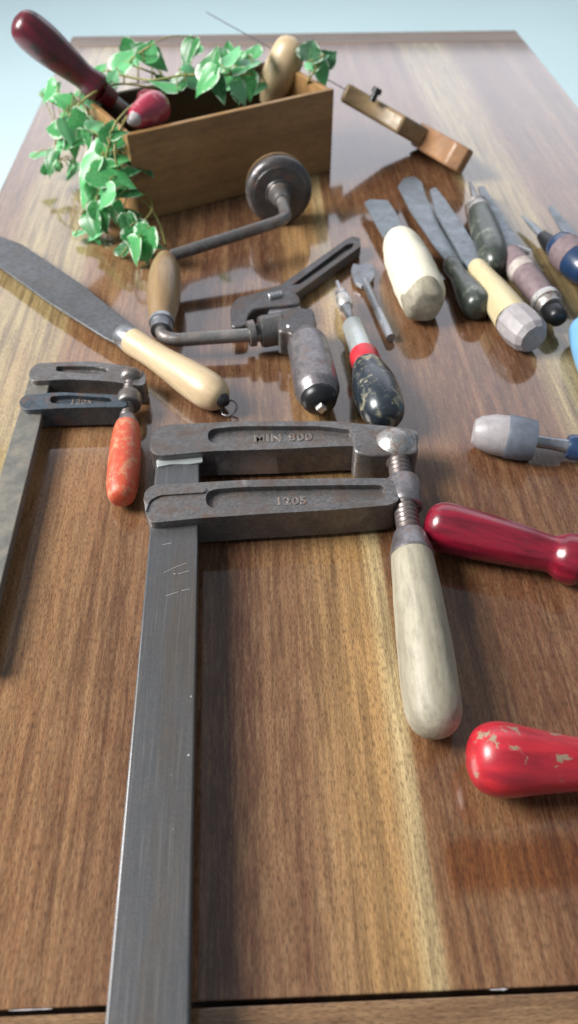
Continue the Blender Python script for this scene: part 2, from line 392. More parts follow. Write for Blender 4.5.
tx0, tx1, ty1 = -.312, .476, at(300, 33).y
seamL, seamR = at(0, 1013), at(578, 988)
sl = (seamR.y-seamL.y)/(seamR.x-seamL.x)
sy = lambda x: seamL.y + sl*(x-seamL.x)
ty0 = -.05; yb = at(300, 44).y
table = thing('wooden_table', 'brown plank table with a glossy striped top under all the tools', 'table', (0.08, .7, -.75))
G = .0012
prism = lambda poly, z0, z1: prism_bm(bmesh.new(), poly, z0, z1)
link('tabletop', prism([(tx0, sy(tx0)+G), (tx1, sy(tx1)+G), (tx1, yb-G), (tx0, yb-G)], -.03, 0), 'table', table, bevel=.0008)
link('end_board', prism([(tx0, ty0), (tx1, ty0), (tx1, sy(tx1)-G), (tx0, sy(tx0)-G)], -.03, -.0008), 'tablex', table, bevel=.0008)
link('end_board', prism([(tx0, yb+G), (tx1, yb+G), (tx1, ty1), (tx0, ty1)], -.03, 0), 'tablex', table, bevel=.002)
link('under_panel', prism([(tx0+.02, ty0+.02), (tx1-.02, ty0+.02), (tx1-.02, ty1-.02), (tx0+.02, ty1-.02)], -.04, -.0302), 'gap', table)
for a, b in (((tx0+.05, ty0+.06), (tx1-.05, ty0+.08)), ((tx0+.05, ty1-.08), (tx1-.05, ty1-.06)), ((tx0+.05, ty0+.082), (tx0+.07, ty1-.082)), ((tx1-.07, ty0+.082), (tx1-.05, ty1-.082))):
    bm = bmesh.new(); box_bm(bm, (*a, -.13), (*b, -.0402)); link('apron', bm, 'tablex', table)
for x in (tx0+.02, tx1-.075):
    for y in (ty0+.02, ty1-.075):
        bm = bmesh.new(); box_bm(bm, (x, y, -.75), (x+.055, y+.055, -.0404))
        bmesh.ops.translate(bm, verts=bm.verts, vec=(0,0,0)); link('leg', bm, 'tablex', table, bevel=.003)

for a_, b_, wd_ in ((8,52,.0003),(490,508,.0006)):      # crumbs of white filler left in the seam
    bm = bmesh.new(); k_ = 14; top_, bot_ = [], []
    for i in range(k_+1):
        q_ = a_+(b_-a_)*i/k_; p = at(q_, 1013-25*q_/578, .0004)
        hw = wd_*(.3+.7*abs(noise.noise(Vector((p.x*300, 1, 2)))*1.8))*min(1, i*.5, (k_-i)*.5)+.0001
        top_.append(bm.verts.new((p.x, p.y+hw+.0008, .0005))); bot_.append(bm.verts.new((p.x, p.y-hw+.0008, .0005)))
    for i in range(k_): bm.faces.new((bot_[i], bot_[i+1], top_[i+1], top_[i]))
    link('seam_filler', bm, 'tape', table)
# ------------------------------------------------------------------ bar clamps
def thread_prof(l, r, pitch=.0035):
    n = max(3, int(l/pitch)); out = []
    for i in range(n):
        z = l*i/n; out += [(z, r*.82), (z+l/n*.35, r), (z+l/n*.6, r), (z+l/n*.95, r*.82)]
    out.append((l, r*.82)); return out
def arm(parent, outer, rec, z0, z1, mat, name):
    o = [at(x, y, z1) for x, y in outer]; h = roundpoly([at(x, y, z1) for x, y in rec], .009, 5)
    bm = prism_bm(bmesh.new(), roundpoly(o, .006, 4), z0, z1, h, z1-.0045)
    return link(name, bm, mat, parent, 40, bevel=.0016, seg=3)

# large clamp
big = thing('bar_clamp', 'large iron bar clamp with long steel bar and pale worn wooden handle', 'clamp', at(180, 520))
z0, z1, zb = .004, .030, .0235
fx = arm(big, [(152,433),(163,425),(240,421),(330,421),(400,427),(419,431),(418,446),(372,446),(340,446),(280,449),(210,451),(158,456),(149,450)],
    [(208,429),(240,426),(320,426),(352,430),(352,438),(320,441),(240,444),(208,443)], z0, z1, 'iron', 'fixed_arm')
sd = arm(big, [(144,492),(152,485),(240,480),(330,478),(392,478),(400,500),(390,505),(330,510),(260,514),(200,518),(150,523),(145,512)],
    [(206,490),(240,487),(330,485),(386,485),(386,499),(330,503),(240,508),(206,508)], z0, z1, 'iron', 'sliding_arm')
bm = bmesh.new()
A = [at(158,437,zb), at(200,434,zb), at(189,1040,zb), at(103,1040,zb)]
d = (A[3]-A[0]); A[3] = A[0]+d*1.12; A[2] = A[1]+(A[2]-A[1])*1.12
prism_bm(bm, [p for p in A], zb-.010, zb); link('bar', bm, 'bar', big, bevel=.0014)
# white paint patch under the fixed arm
bm = prism_bm(bmesh.new(), roundpoly([at(x,y,zb+.001) for x,y in [(156,460),(180,456),(202,455),(203,462),(190,464),(172,464),(157,467)]], .002), zb-.0005, zb+.0011)
link('paint_smear', bm, 'silver', big, bevel=.0003)
for ln_ in ([(162,545),(172,543)], [(164,573),(174,568),(187,563)], [(166,596),(178,592)], [(181,591),(190,589)], [(178,574),(189,571)]):
    bm = bmesh.new(); tube_bm(bm, catmull([at(x,y,zb+.00005) for x,y in ln_], 5), .00028, 6); link('scratch', bm, 'tape', big)
# hook lips of the sliding arm
bm = prism_bm(bmesh.new(), roundpoly([at(x,y,z1+.0015) for x,y in [(143,497),(150,489),(206,486),(206,492),(160,495),(150,500),(146,512)]], .003), z0, z1+.0015)
link('guide_rib', bm, 'iron', sd, bevel=.001)
text_on('cast_lettering', 'MIN 800', at(254,442,z1-.0045), at(312,440,z1-.0045), .0112, 'cast', fx)
text_on('cast_lettering', '1205', at(276,505,z1-.0045), at(310,504,z1-.0045), .0100, 'cast', sd)
# head block, pad ball, screw, boss, handle
zc = .019
bm = prism_bm(bmesh.new(), roundpoly([at(x,y,z1+.002) for x,y in [(352,432),(366,428),(417,431),(419,452),(372,455),(354,452)]], .005), z0, z1+.002)
link('arm_head', bm, 'iron', fx, bevel=.002)
s0, s1 = at(397,449,zc+.004), at(410,540,zc+.002)
lathe('screw_pad', at(390,438,zc+.004), at(399,463,zc+.004), [(0,.0),(.03,.009),(.2,.0155),(.55,.0165),(.85,.0125),(1,.007)], 'bright', big, 5)
ln = (s1-s0).length
lathe('screw', s0, s1, [(z/ln, r) for z, r in thread_prof(ln, .0084, .0042)], 'rusty', big, seg=28, sharp=80)
lathe('screw_boss', at(402,481,zc), at(406,509,zc), [(0,.0095),(.08,.0125),(.5,.0135),(.92,.0125),(1,.0095)], 'purple', sd, 4)
h0, h1 = at(409,533,zc+.002), at(437,737,zc-.001)
lathe('ferrule', h0, h0+(h1-h0)*.14, [(0,.0095),(.15,.0115),(.8,.0145),(1,.0147)], 'purple', big, 4)
lathe('handle', h0+(h1-h0)*.115, h1, [(0,.0135),(.06,.0146),(.3,.0160),(.6,.0173),(.85,.0170),(.94,.0142),(.985,.008),(1,.0)], 'greywood', big, 5, bumpy=.03)

# small clamp
sm = thing('bar_clamp', 'small blue grey bar clamp with orange red painted handle at left edge', 'clamp', at(60, 400))
z0, z1, zb = .003, .022, .017
fx = arm(sm, [(28,372),(36,363),(90,361),(130,366),(146,372),(145,386),(110,381),(70,379),(30,381)], [(56,366),(90,366),(108,369),(108,373),(90,374),(56,371)], z0, z1, 'iron', 'fixed_arm')
sd = arm(sm, [(18,402),(24,395),(60,392),(124,395),(128,407),(100,407),(60,408),(24,410)], [(50,396),(70,395),(112,398),(112,402),(70,404),(50,403)], z0, z1, 'blueiron', 'sliding_arm')
A = [at(30,374,zb), at(52,374,zb), at(0,588,zb), at(-34,588,zb)]
A[3] = A[0]+(A[3]-A[0])*1.25; A[2] = A[1]+(A[2]-A[1])*1.25
link('bar', prism_bm(bmesh.new(), A, zb-.008, zb), 'barold', sm, bevel=.001)
text_on('cast_lettering', '1205', at(70,404,z1-.0045), at(92,404,z1-.0045), .008, 'cast', sd)
zc = .014
s0, s1 = at(131,380,zc+.004), at(126,424,zc); ln = (s1-s0).length
lathe('screw', s0, s1, [(z/ln, r) for z, r in thread_prof(ln, .0058, .0036)], 'rusty', sm, seg=24, sharp=80)
lathe('screw_pad', at(132,373,zc+.004), at(131,384,zc+.004), [(0,.0),(.05,.006),(.4,.0105),(.8,.0095),(1,.005)], 'iron', sm, 5)
lathe('screw_boss', at(130,395,zc+.002), at(129,406,zc+.002), [(0,.0075),(.15,.010),(.85,.010),(1,.0075)], 'iron', sd, 3)
h0, h1 = at(128,418,zc+.002), at(121,502,zc-.001)
lathe('ferrule', h0, h0+(h1-h0)*.13, [(0,.0065),(.5,.0085),(1,.0095)], 'purple', sm, 3)
lathe('handle', h0+(h1-h0)*.1, h1, [(0,.0095),(.1,.0108),(.4,.0122),(.75,.0120),(.93,.0100),(.985,.0060),(1,.0)], 'orange', sm, 5)

# ------------------------------------------------------------------ knife with pale wooden handle
kn = thing('long_knife', 'long flat steel blade with pale turned wooden handle and ring at its end', 'knife', at(130, 340))
zk = .014
bl = [at(x,y,zk) for x,y in [(-34,222),(0,236),(22,244),(80,283),(133,325),(136,332),(130,342),(118,344),(104,337),(50,303),(0,267),(-44,240)]]
link('blade', prism_bm(bmesh.new(), roundpoly(bl, .003), zk-.0025, zk), 'dblade', kn, bevel=.0008)
h0, h1 = at(124,336,.0155), at(224,401,.0155)
lathe('ferrule', h0+(h0-h1)*.03, h0+(h1-h0)*.09, [(0,.0095),(.3,.0115),(1,.0122)], 'steel', kn, 2)
lathe('handle', h0+(h1-h0)*.05, h1, [(0,.0115),(.08,.0125),(.25,.0120),(.42,.0130),(.65,.0155),(.85,.0160),(.95,.0120),(.99,.006),(1,0)], 'palewood', kn, 5)
lathe('end_cap', h1-(h1-h0)*.03, h1+(h1-h0)*.035, [(0,.007),(.5,.006),(1,.002)], 'black', kn, 2)
rc = at(229,408,.006)
pts = [rc + Vector((math.cos(a)*.0068, math.sin(a)*.0068, .003*math.sin(a+.6))) for a in [2*PI*k/30 for k in range(31)]]
tube('hang_ring', pts, .0009, 'purple', kn, 8)

# ------------------------------------------------------------------ brace
br = thing('hand_brace', 'old iron hand brace with round pad, cranked rod and wooden grip', 'brace', at(230, 300))
pc = at(279,191,.038)                    # pad centre
rdir = (at(286,236,.040)-pc).normalized()
rod = [pc+rdir*.004, at(291,222,.040), at(168,254,.046)]
nrm = (at(276,232,.034)-pc).normalized() # pad axis towards the camera
vv = (cam_loc-pc).normalized(); nrm = (vv*.88 + (-up+rt*.3).normalized()*.47).normalized()
lathe('pad', pc-nrm*.012, pc+nrm*.010, [(0,.0),(.02,.026),(.12,.034),(.3,.0368),(.55,.0372),(.72,.036),(.85,.032),(.88,.029),(.92,.0285),(.93,.016),(1,.015)], 'darkiron', br, 0, seg=48)
lathe('pad_rim', pc-nrm*.020, pc-nrm*.0122, [(0,0),(.01,.028),(.4,.0355),(1,.036)], 'brownwood', br, 0, seg=48)
lathe('pad_collar', pc+nrm*.009, pc+nrm*.030, [(0,.015),(.1,.0125),(.6,.0105),(.8,.0095),(1,.008)], 'iron', br, 3)
q = pc+nrm*.028
path = fillet([q, q+nrm*.046, at(168,257,.030), at(163,268,.026)], .017, 8)
tube('crank_rod', path, .0062, 'iron', br)
g0, g1 = at(166,258,.028), at(162,322,.020)
lathe('grip', g0, g1, [(0,.009),(.04,.0105),(.2,.0145),(.45,.0165),(.7,.0155),(.92,.0120),(1,.0110)], 'brownwood', br, 5)
lathe('grip_ferrule', g1-(g1-g0)*.02, g1+(g1-g0)*.13, [(0,.0115),(.3,.0118),(.35,.0105),(1,.0100)], 'steel', br)
path = fillet([g1+(g1-g0)*.1, at(163,337,.019), at(176,340,.019), at(262,334,.020)], .022, 8)
tube('crank_rod', path, .0062, 'iron', br)
r0, r1 = at(248,334,.020), at(302,325,.021)
lathe('ratchet', r0, r1, [(0,.0075),(.01,.0115),(.12,.012),(.14,.0085),(.2,.0085),(.22,.0135),(.28,.0145),(.62,.0145),(.66,.0125),(.7,.0095),(.8,.009),(1,.010)], 'darkiron', br, seg=40, sharp=30)
for sgn in (0,):
    lathe('ratchet_pin', at(284,338,.024), at(291,326,.033), [(0,.0035),(.5,.0042),(.95,.0042),(1,.002)], 'steel', br)
bm = prism_bm(bmesh.new(), roundpoly([at(x,y,.034) for x,y in [(278,311),(298,306),(314,309),(317,322),(314,344),(296,345),(290,332),(278,331)]], .004), .008, .034)
link('ratchet_head', bm, 'darkiron', br, bevel=.003)
c0, c1 = at(305,333,.0215), at(319,398,.0205)
lathe('chuck', c0, c1, [(0,.0100),(.06,.0125),(.16,.0165),(.22,.0180),(.5,.0185),(.85,.0190),(.93,.0180),(1,.0155)], 'purple', br, 4, seg=40)
lathe('chuck_nose', c1-(c1-c0)*.02, c1+(c1-c0)*.12, [(0,.0150),(.3,.0150),(.7,.0125),(1,.006)], 'black', br, 3)
bm = lathe_bm([(0,.0048),(.006,.0042)], 4); link('chuck_jaw', bm, 'bright', br, 30, frame(c1+(c1-c0)*.10, c1+(c1-c0)*.3))

# ------------------------------------------------------------------ adjustable wrench
wr = thing('adjustable_wrench', 'dark adjustable wrench with open jaw behind the brace chuck', 'wrench', at(290, 285))
zt, zh = .014, .013
hp = [at(x,y,zt) for x,y in [(276,288),(345,240),(352,236),(360,238),(361,246),(350,254),(292,296)]]
rp = [at(x,y,zt) for x,y in [(292,285),(347,244),(354,243),(352,248),(300,284)]]
hb = prism_bm(bmesh.new(), roundpoly(hp, .002, 3), .003, zt, roundpoly(rp, .0015, 3), zt-.004)
hd = link('handle', hb, 'darkiron', wr, 40, bevel=.001)
jp = [at(x,y,.016) for x,y in [(230,307),(237,297),(262,291),(277,285),(292,289),(300,297),(300,304),(284,306),(268,307),(254,309),(248,315),(246,326),(231,327)]]
link('fixed_jaw', prism_bm(bmesh.new(), roundpoly(jp, .0055, 4), .002, .016), 'darkiron', wr, bevel=.0015)
mp = [at(x,y,.0135) for x,y in [(270,308),(298,305),(303,309),(297,320),(288,329),(279,330),(283,320),(277,316),(267,316)]]
link('moving_jaw', prism_bm(bmesh.new(), roundpoly(mp, .002, 3), .003, .0135), 'purple', wr, bevel=.001)
w0, w1 = at(268,298,.0155), at(282,295,.0155); ln = (w1-w0).length
lathe('adjusting_screw', w0, w1, [(z/ln, r) for z, r in thread_prof(ln, .0048, .0028)], 'steel', wr, seg=20, sharp=80)

# ------------------------------------------------------------------ small spade bit
sb = thing('spade_bit', 'small grey steel spade bit lying right of the wrench', 'drill bit', at(375, 300))
z = .005
hp = roundpoly([at(x,y,z+.002) for x,y in [(351,270),(353,263),(361,265),(366,261),(374,266),(375,276),(369,284),(362,286),(354,281)]], .002, 3)
link('cutting_head', prism_bm(bmesh.new(), hp, z-.002, z+.002), 'steel', sb, bevel=.0007)
b0, b1 = at(364,280,z), at(391,338,z)
lathe('shank', b0, b1, [(0,.003),(.1,.0042),(.55,.0040),(.57,.0046),(1,.0046)], 'steel', sb, seg=18)

# ------------------------------------------------------------------ push screwdriver
ps = thing('ratchet_screwdriver', 'screwdriver with silver sleeve, red band and paint splashed black bulb handle', 'screwdriver', at(370, 380))
def seg_tool(root, p0, p1, parts):
    for nm, a, b, prof, mat, sub in parts:
        lathe(nm, p0+(p1-p0)*a, p0+(p1-p0)*b, prof, mat, root, sub)
p0, p1 = at(338,284,.016), at(388,424,.019)
seg_tool(ps, p0, p1, [
 ('bit', -.02,.07, [(0,.0018),(1,.0028)], 'steel', 0),
 ('bit_chuck', .06,.20, [(0,.0045),(.12,.0062),(.35,.0066),(.37,.0058),(.42,.0058),(.44,.0074),(.85,.0078),(1,.0060)], 'bright', 0),
 ('spindle', .19,.34, [(0,.0055),(.3,.0040),(.9,.0040),(1,.0065)], 'steel', 0),
 ('sleeve', .335,.56, [(0,.0085),(.05,.0100),(1,.0108)], 'silver', 0),
 ('band', .555,.635, [(0,.0120),(.2,.0130),(.8,.0132),(1,.0125)], 'redring', 0),
 ('bulb_handle', .63,1.0, [(0,.0125),(.15,.0155),(.4,.0192),(.65,.0192),(.85,.0165),(.96,.010),(1,.0)], 'splash', 5)])

# ------------------------------------------------------------------ chisels on the right
def bladed(name, label, cat, blade_px, zbl, mat, h0, h1, prof, hmat, sub=5, extra=None, th=.0022, grp=None, hname='handle', bumpy=0):
    t = thing(name, label, cat, Vector((h0.x, h0.y, 0)), grp)
    if blade_px: link('blade', prism_bm(bmesh.new(), roundpoly([at(x,y,zbl) for x,y in blade_px], .002, 3), zbl-th, zbl), mat, t, bevel=.0006)
    lathe(hname, h0, h1, prof, hmat, t, sub, bumpy=bumpy)
    return t
G2 = 'chisels and knives set out in a row'
t = bladed('wood_chisel', 'chisel with thick whitened wooden handle and battered end', 'chisel', [(364,202),(370,199),(388,200),(396,212),(408,240),(402,246),(388,244),(378,228)], .014, 'blade',
   at(398,238,.022), at(424,300,.022), [(0,.011),(.04,.0155),(.2,.0205),(.5,.0232),(.8,.0235),(.95,.0222),(1,.0200)], 'whitewood', 4, grp=G2, bumpy=.06)
lathe('split_end', at(423,298,.022), at(427,308,.022), [(0,.0205),(.5,.0185),(.8,.0170),(1,.0140)], 'greywood', t, 2, bumpy=.25)
t = bladed('putty_knife', 'dark putty knife with rounded flexible blade and green black handle', 'knife', [(398,186),(404,178),(414,176),(422,182),(426,196),(440,226),(462,262),(454,270),(436,248),(410,210)], .010, 'blade',
   at(450,262,.013), at(482,312,.013), [(0,.007),(.1,.0095),(.3,.0090),(.55,.0125),(.85,.0150),(.96,.011),(1,0)], 'greengrey', grp=G2)
t = bladed('wood_chisel', 'long bladed chisel with yellow wooden handle bound in grey tape at its end', 'chisel', [(430,189),(436,187),(446,200),(466,230),(484,258),(482,270),(470,272),(452,240),(436,212)], .016, 'blade',
   at(476,266,.018), at(513,319,.018), [(0,.0085),(.06,.0100),(.25,.0115),(.5,.0140),(.8,.0162),(1,.0170)], 'yelwood', grp=G2, th=.004)
a, b = at(512,318,.0185), at(534,339,.0185)
lathe('taped_end', a, b, [(0,.0165),(.1,.0182),(.5,.0190),(.85,.0172),(1,.0135)], 'tape', t, 0, seg=11, sharp=20)
t = thing('bradawl', 'short spike tool with shiny ferrule and fat dark grey handle', 'awl', at(485, 240), G2)
p0, p1 = at(470,183,.014), at(497,268,.016)
seg_tool(t, p0, p1, [
 ('spike', 0,.26, [(0,.0018),(.3,.003),(1,.0045)], 'steel', 0),
 ('ferrule', .24,.40, [(0,.006),(.2,.0105),(.35,.012),(.4,.010),(.55,.0125),(1,.0125)], 'bright', 0),
 ('handle', .38,1.0, [(0,.0125),(.2,.0150),(.6,.0165),(.85,.0150),(.97,.009),(1,0)], 'greengrey', 5)])
t = thing('cord_bound_chisel', 'slim chisel with mauve handle bound in pale cord and silver end cap', 'chisel', at(530, 270), G2)
p0, p1 = at(505,248,.016), at(560,320,.016)
bmx = prism_bm(bmesh.new(), roundpoly([at(x,y,.018) for x,y in [(478,186),(484,186),(500,210),(522,246),(516,254),(504,250),(492,222)]], .001), .014, .018)
link('blade', bmx, 'blade', t, bevel=.0006)
seg_tool(t, p0, p1, [
 ('handle', .08,.74, [(0,.0095),(.1,.0125),(.5,.0135),(.9,.0130),(1,.0115)], 'mauve', 3),
 ('cord_binding', .30,.40, [(0,.0132),(.2,.0148),(.4,.0136),(.6,.0150),(.8,.0138),(1,.0134)], 'cord', 0),
 ('end_cap', .73,.86, [(0,.0125),(.1,.0145),(.5,.0145),(.55,.0130),(1,.0115)], 'bright', 0),
 ('striking_end', .85,1.0, [(0,.0085),(.5,.0095),(.9,.0085),(1,.004)], 'black', 2)])
tube('crossguard', [at(496,258,.018), at(506,250,.021), at(518,248,.021), at(530,252,.018)], .0028, 'bright', t, 10)
# two tools at the right edge
t = bladed('blue_chisel', 'short narrow bladed chisel with dark blue and white handle at right edge', 'chisel', [(548,207),(552,205),(562,216),(580,238),(574,242),(560,228)], .016, 'blade',
   at(556,242,.020), at(592,276,.020), [(0,.009),(.1,.015),(.35,.0180),(.7,.0180),(.95,.0130),(1,0)], 'blue', grp=G2)
lathe('white_band', at(564,250,.0201), at(576,261,.0201), [(0,.0178),(.5,.0185),(1,.0185)], 'mauve', t)
t = bladed('narrow_awl', 'thin pale blade poking out left of the blue and white handle', 'awl', None, 0, 'blade',
   at(542,236,.010), at(572,268,.010), [(0,.006),(.3,.009),(.8,.0095),(1,0)], 'black', grp=G2)
lathe('shaft', at(522,216,.010), at(544,238,.010), [(0,.001),(.5,.0035),(1,.0038)], 'blade', t)
t = thing('blue_handled_tool', 'smooth light blue plastic handle cut off by the right edge', 'tool', at(585, 350), G2)
p0, p1 = at(583,322,.016), at(606,392,.016)
lathe('handle', p0, p1, [(0,0),(.03,.009),(.15,.0155),(.5,.0170),(.85,.0150),(1,.0100)], 'lblue', t, 5)
lathe('ferrule', p0+(p1-p0)*.99, p0+(p1-p0)*1.3, [(0,.008),(1,.006)], 'steel', t)
# taped file
t = thing('taped_file', 'file with faceted grey taped handle lying above the crimson handle', 'file', at(520, 440))
p0, p1 = at(473,431,.017), at(585,449,.014)
seg_tool(t, p0, p1, [
 ('taped_knob', 0,.30, [(0,0),(.02,.0095),(.2,.0130),(.6,.0160),(1,.0165)], 'tape', 0),
 ('tape_band', .29,.56, [(0,.0166),(.1,.0175),(.6,.0172),(.95,.0160),(1,.0085)], 'tapedk', 0),
 ('tang', .54,.86, [(0,.0050),(.6,.0048),(1,.0055)], 'steel', 0),
 ('ferrule', .84,1.2, [(0,.0085),(.1,.0100),(1,.0110)], 'blue', 0)])

# ------------------------------------------------------------------ red handles at right
t = thing('crimson_handle_tool', 'glossy crimson turned handle with flared collar touching the large clamp', 'tool', at(500, 560))
p0, p1 = at(424,522,.019), at(582,562,.017)
lathe('handle', p0, p1, [(0,0),(.012,.009),(.06,.0155),(.14,.0178),(.3,.0175),(.6,.0152),(.76,.0132),(.82,.0134),(.88,.0168),(.96,.0178),(1,.0155)], 'red1', t, 5)
lathe('shaft', p0+(p1-p0)*.99, p0+(p1-p0)*1.5, [(0,.009),(.2,.009),(.22,.005),(1,.005)], 'steel', t)
t = thing('red_handle_tool', 'bright red handle with chipped bulbous end near the lower right corner', 'tool', at(540, 770))
p0, p1 = at(467,757,.024), at(640,768,.019)
lathe('handle', p0, p1, [(0,0),(.015,.009),(.06,.0160),(.14,.0196),(.24,.0198),(.4,.0174),(.65,.0142),(.85,.0138),(.92,.0165),(1,.0140)], 'red2', t, 5)
lathe('shaft', p0+(p1-p0)*.99, p0+(p1-p0)*1.4, [(0,.009),(.2,.009),(.22,.005),(1,.005)], 'steel', t)

# ------------------------------------------------------------------ wooden box
FL, FR = at(140,222), at(331,171)
u = (FR-FL).normalized(); w = Vector((-u.y, u.x, 0)); Lb = (FR-FL).length; Db, Hb, tk = .125, .096, .007
BM = Matrix((u, w, Vector((0,0,1)))).transposed().to_4x4(); BM.translation = FL
bx = thing('wooden_box', 'open worn wooden box holding the ivy and leaning handles', 'box', FL)
def bpart(name, lo, hi, mat, bev=.0012):
    bm = bmesh.new(); box_bm(bm, lo, hi); return link(name, bm, mat, bx, 30, BM, bevel=bev)
bpart('front_panel', (0,0,.0), (Lb,tk,Hb), 'box')
bpart('back_panel', (0,Db-tk,.0), (Lb,Db,Hb), 'boxshade')
bpart('side_panel', (.0005,tk+.0003,.0), (tk,Db-tk-.0003,Hb-.001), 'box')
bpart('side_panel', (Lb-tk,tk+.0003,.0), (Lb-.0005,Db-tk-.0003,Hb-.001), 'box')
bpart('bottom_panel', (tk+.0003,tk+.0003,.002), (Lb-tk-.0003,Db-tk-.0003,.010), 'boxshade')
for x_ in (.0035, Lb-.0035):
    for z_ in (.018, .048, .078):                    # rusty nail heads at the corners
        bm = lathe_bm([(0,.0013),(.0006,.0016),(.0010,0)], 10)
        link('nail', bm, 'rusty', bx, 40, BM @ Matrix.Translation((x_, .0002, z_)) @ Matrix.Rotation(PI/2, 4, 'X'))
def bp(x, y, z): return BM @ Vector((x, y, z))

# dark red handle leaning out of the box
t = thing('dark_red_handle_tool', 'dark red glossy handle leaning out of the left end of the box', 'tool', bp(.04,.03,.01))
e = atd(14,18,.80); c_ = atd(101,91,.862); s_ = atd(140,122,.90)
lathe('handle', e, c_, [(0,0),(.015,.008),(.06,.0155),(.16,.0195),(.35,.0200),(.6,.0165),(.78,.0138),(.86,.0150),(.93,.0165),(.97,.0155),(1,.011)], 'dred', t, 5)
lathe('ferrule', c_, c_+(s_-c_)*.3, [(0,.0125),(.3,.0118),(1,.0105)], 'dred', t)
lathe('shaft', c_+(s_-c_)*.25, c_+(s_-c_)*2.3, [(0,.0075),(.2,.0075),(1,.0045)], 'steel', t)
# red knobs
t = thing('red_knobbed_tool', 'shiny red double knob handle resting in the left end of the box', 'tool', bp(.05,.03,.05))
k0, k1 = atd(131,121,.812), atd(164,103,.845)
lathe('handle', k0, k1, [(0,0),(.03,.006),(.12,.0105),(.3,.0140),(.6,.0175),(.82,.0165),(.95,.0100),(1,0)], 'pinkred', t, 5)
lathe('knob', atd(137,98,.865), atd(160,104,.875), [(0,0),(.03,.006),(.3,.0115),(.7,.0125),(.95,.007),(1,0)], 'red1', t, 4)
lathe('tip', atd(128,123,.809), atd(137,118,.815), [(0,0),(.2,.004),(.7,.0075),(1,.0078)], 'tape', t, 3)
# pale wooden handle in the box
t = thing('pale_handle_tool', 'pale wooden handle standing up out of the right end of the box', 'tool', bp(.17,.03,.01))
p0, p1 = atd(268,104,.975), atd(293,38,.93)
pts = catmull([p0, atd(275,84,.962), atd(286,60,.946), atd(294,37,.93)], 8); n = len(pts)
KR = 1.2; rr = [.0095,.0100,.0108,.0118,.0128,.0138,.0148,.0156,.0164,.0170,.0175,.0178,.0180,.0181,.0181,.0180,.0178,.0176,.0172,.0166,.0158,.0145,.0125,.0090,.002]
tube('handle', pts, [KR*rr[min(int(i*24/(n-1)),24)] for i in range(n)], 'palewood', t, 24)
tube('tang', [p0, p0+(p0-p1)*.55], .006, 'steel', t, 12)

# ------------------------------------------------------------------ hand saw leaning on the back corner of the box
sw = thing('hand_saw', 'old hand saw with worn beech handle leaning on the box, blade edge on', 'saw', at(450,160))
R = ray(462,160); T = ray(206,12); pn = T.cross(R).normalized()
if pn.z < 0: pn = -pn
def refl(px, py):                        # point of the saw plane seen at this pixel by reflection in the table
    d = ray(px, py); h = cam_loc + d*(-CAMZ/d.z); d2 = Vector((d.x, d.y, -d.z))
    return h + d2*((cam_loc-h).dot(pn)/d2.dot(pn))
prof = [refl(*p) for p in [(462,196),(456,206),(442,207),(432,198),(418,192),(404,202),(392,214),(372,208),(352,212),(338,220),(338,206),(360,190),(385,172),(412,160),(430,152),(452,160),(463,176)]]
def slab(poly, th, ofs=0):
    bm = bmesh.new(); n = len(poly)
    a = [bm.verts.new(p+pn*(ofs+th/2)) for p in poly]; b = [bm.verts.new(p+pn*(ofs-th/2)) for p in poly]
    for i in range(n): bm.faces.new((a[i], a[(i+1)%n], b[(i+1)%n], b[i]))
    bm.faces.new(a); bm.faces.new(list(reversed(b))); return bm
print('SAW', [tuple(round(c,3) for c in p) for p in prof])
cut = 5
hdl = link('handle', slab([prof[i] for i in (4,5,6,7,8,9,10,11,12,13)], .022), 'beech', sw, 40, bevel=.004)
link('handle_block', slab([prof[i] for i in (0,1,2,3,4,13,14,15,16)], .029), 'redbeech', sw, 40, bevel=.003)
RL = cam_loc + ray(350,92)*.94; TT = cam_loc + ray(206,12)*.96
back = ray(300,70).normalized()
link('blade', slab([RL, TT, TT+back*.025, RL+back*.055], .0010), 'black', sw)
link('saw_back', slab([RL-back*.002, RL+(cam_loc+ray(430,140)*.93-RL)*.1, RL+back*.02], .010), 'iron', sw)
SP = cam_loc + ray(371,103)*((prof[9]-cam_loc).dot(fw)); SP = SP - pn*(SP-cam_loc).dot(pn)
lathe('handle_screw', SP+pn*.006, SP+pn*.022, [(0,.004),(.6,.004),(.62,.0065),(1,.0055)], 'black', sw)

# ------------------------------------------------------------------ ivy
iv = thing('ivy_garland', 'trailing variegated green and white ivy spilling over the box', 'ivy', bp(.1,.06,.012))
def leaf(bm, col, base, tip, nrm, wid=.9, rnd=.5, curl=.25):
    ax = tip-base; ln = ax.length; ax = ax.normalized(); nrm = (nrm - ax*nrm.dot(ax)).normalized(); sd_ = ax.cross(nrm)
    out = [(0,.0),(-.06,.20),(.02,.38),(.16,.47),(.34,.46),(.52,.36),(.68,.25),(.84,.12),(1.0,.0)]
    K = 4; rows = []
    for i, (t, wd) in enumerate(out):
        row = []
        for k in range(-K, K+1):
            f = k/K; y = f*wd*wid; tt = t if i else 0
            if i < 3: tt = t + (.12*(1-abs(f)) if i else 0)
            z = abs(y)*.35 - curl*(tt**2)*.6 - abs(f)**2*wd*.12 + .02*math.sin(9*tt+rnd*20)*abs(f)
            row.append((bm.verts.new(base + ax*(tt*ln) + sd_*(y*ln) + nrm*(z*ln)), abs(f), t))
        rows.append(row)
    for ra, rb in zip(rows, rows[1:]):
        for k in range(2*K):
            vs = [ra[k], ra[k+1], rb[k+1], rb[k]]
            try: f = bm.faces.new([v[0] for v in vs])
            except ValueError: continue
            for lp, v in zip(f.loops, vs): lp[col] = (v[1], rnd, max(0, v[2]), 1)
bm = bmesh.new(); col = bm.loops.layers.float_color.new('leafuv')
rng = random.Random(11)
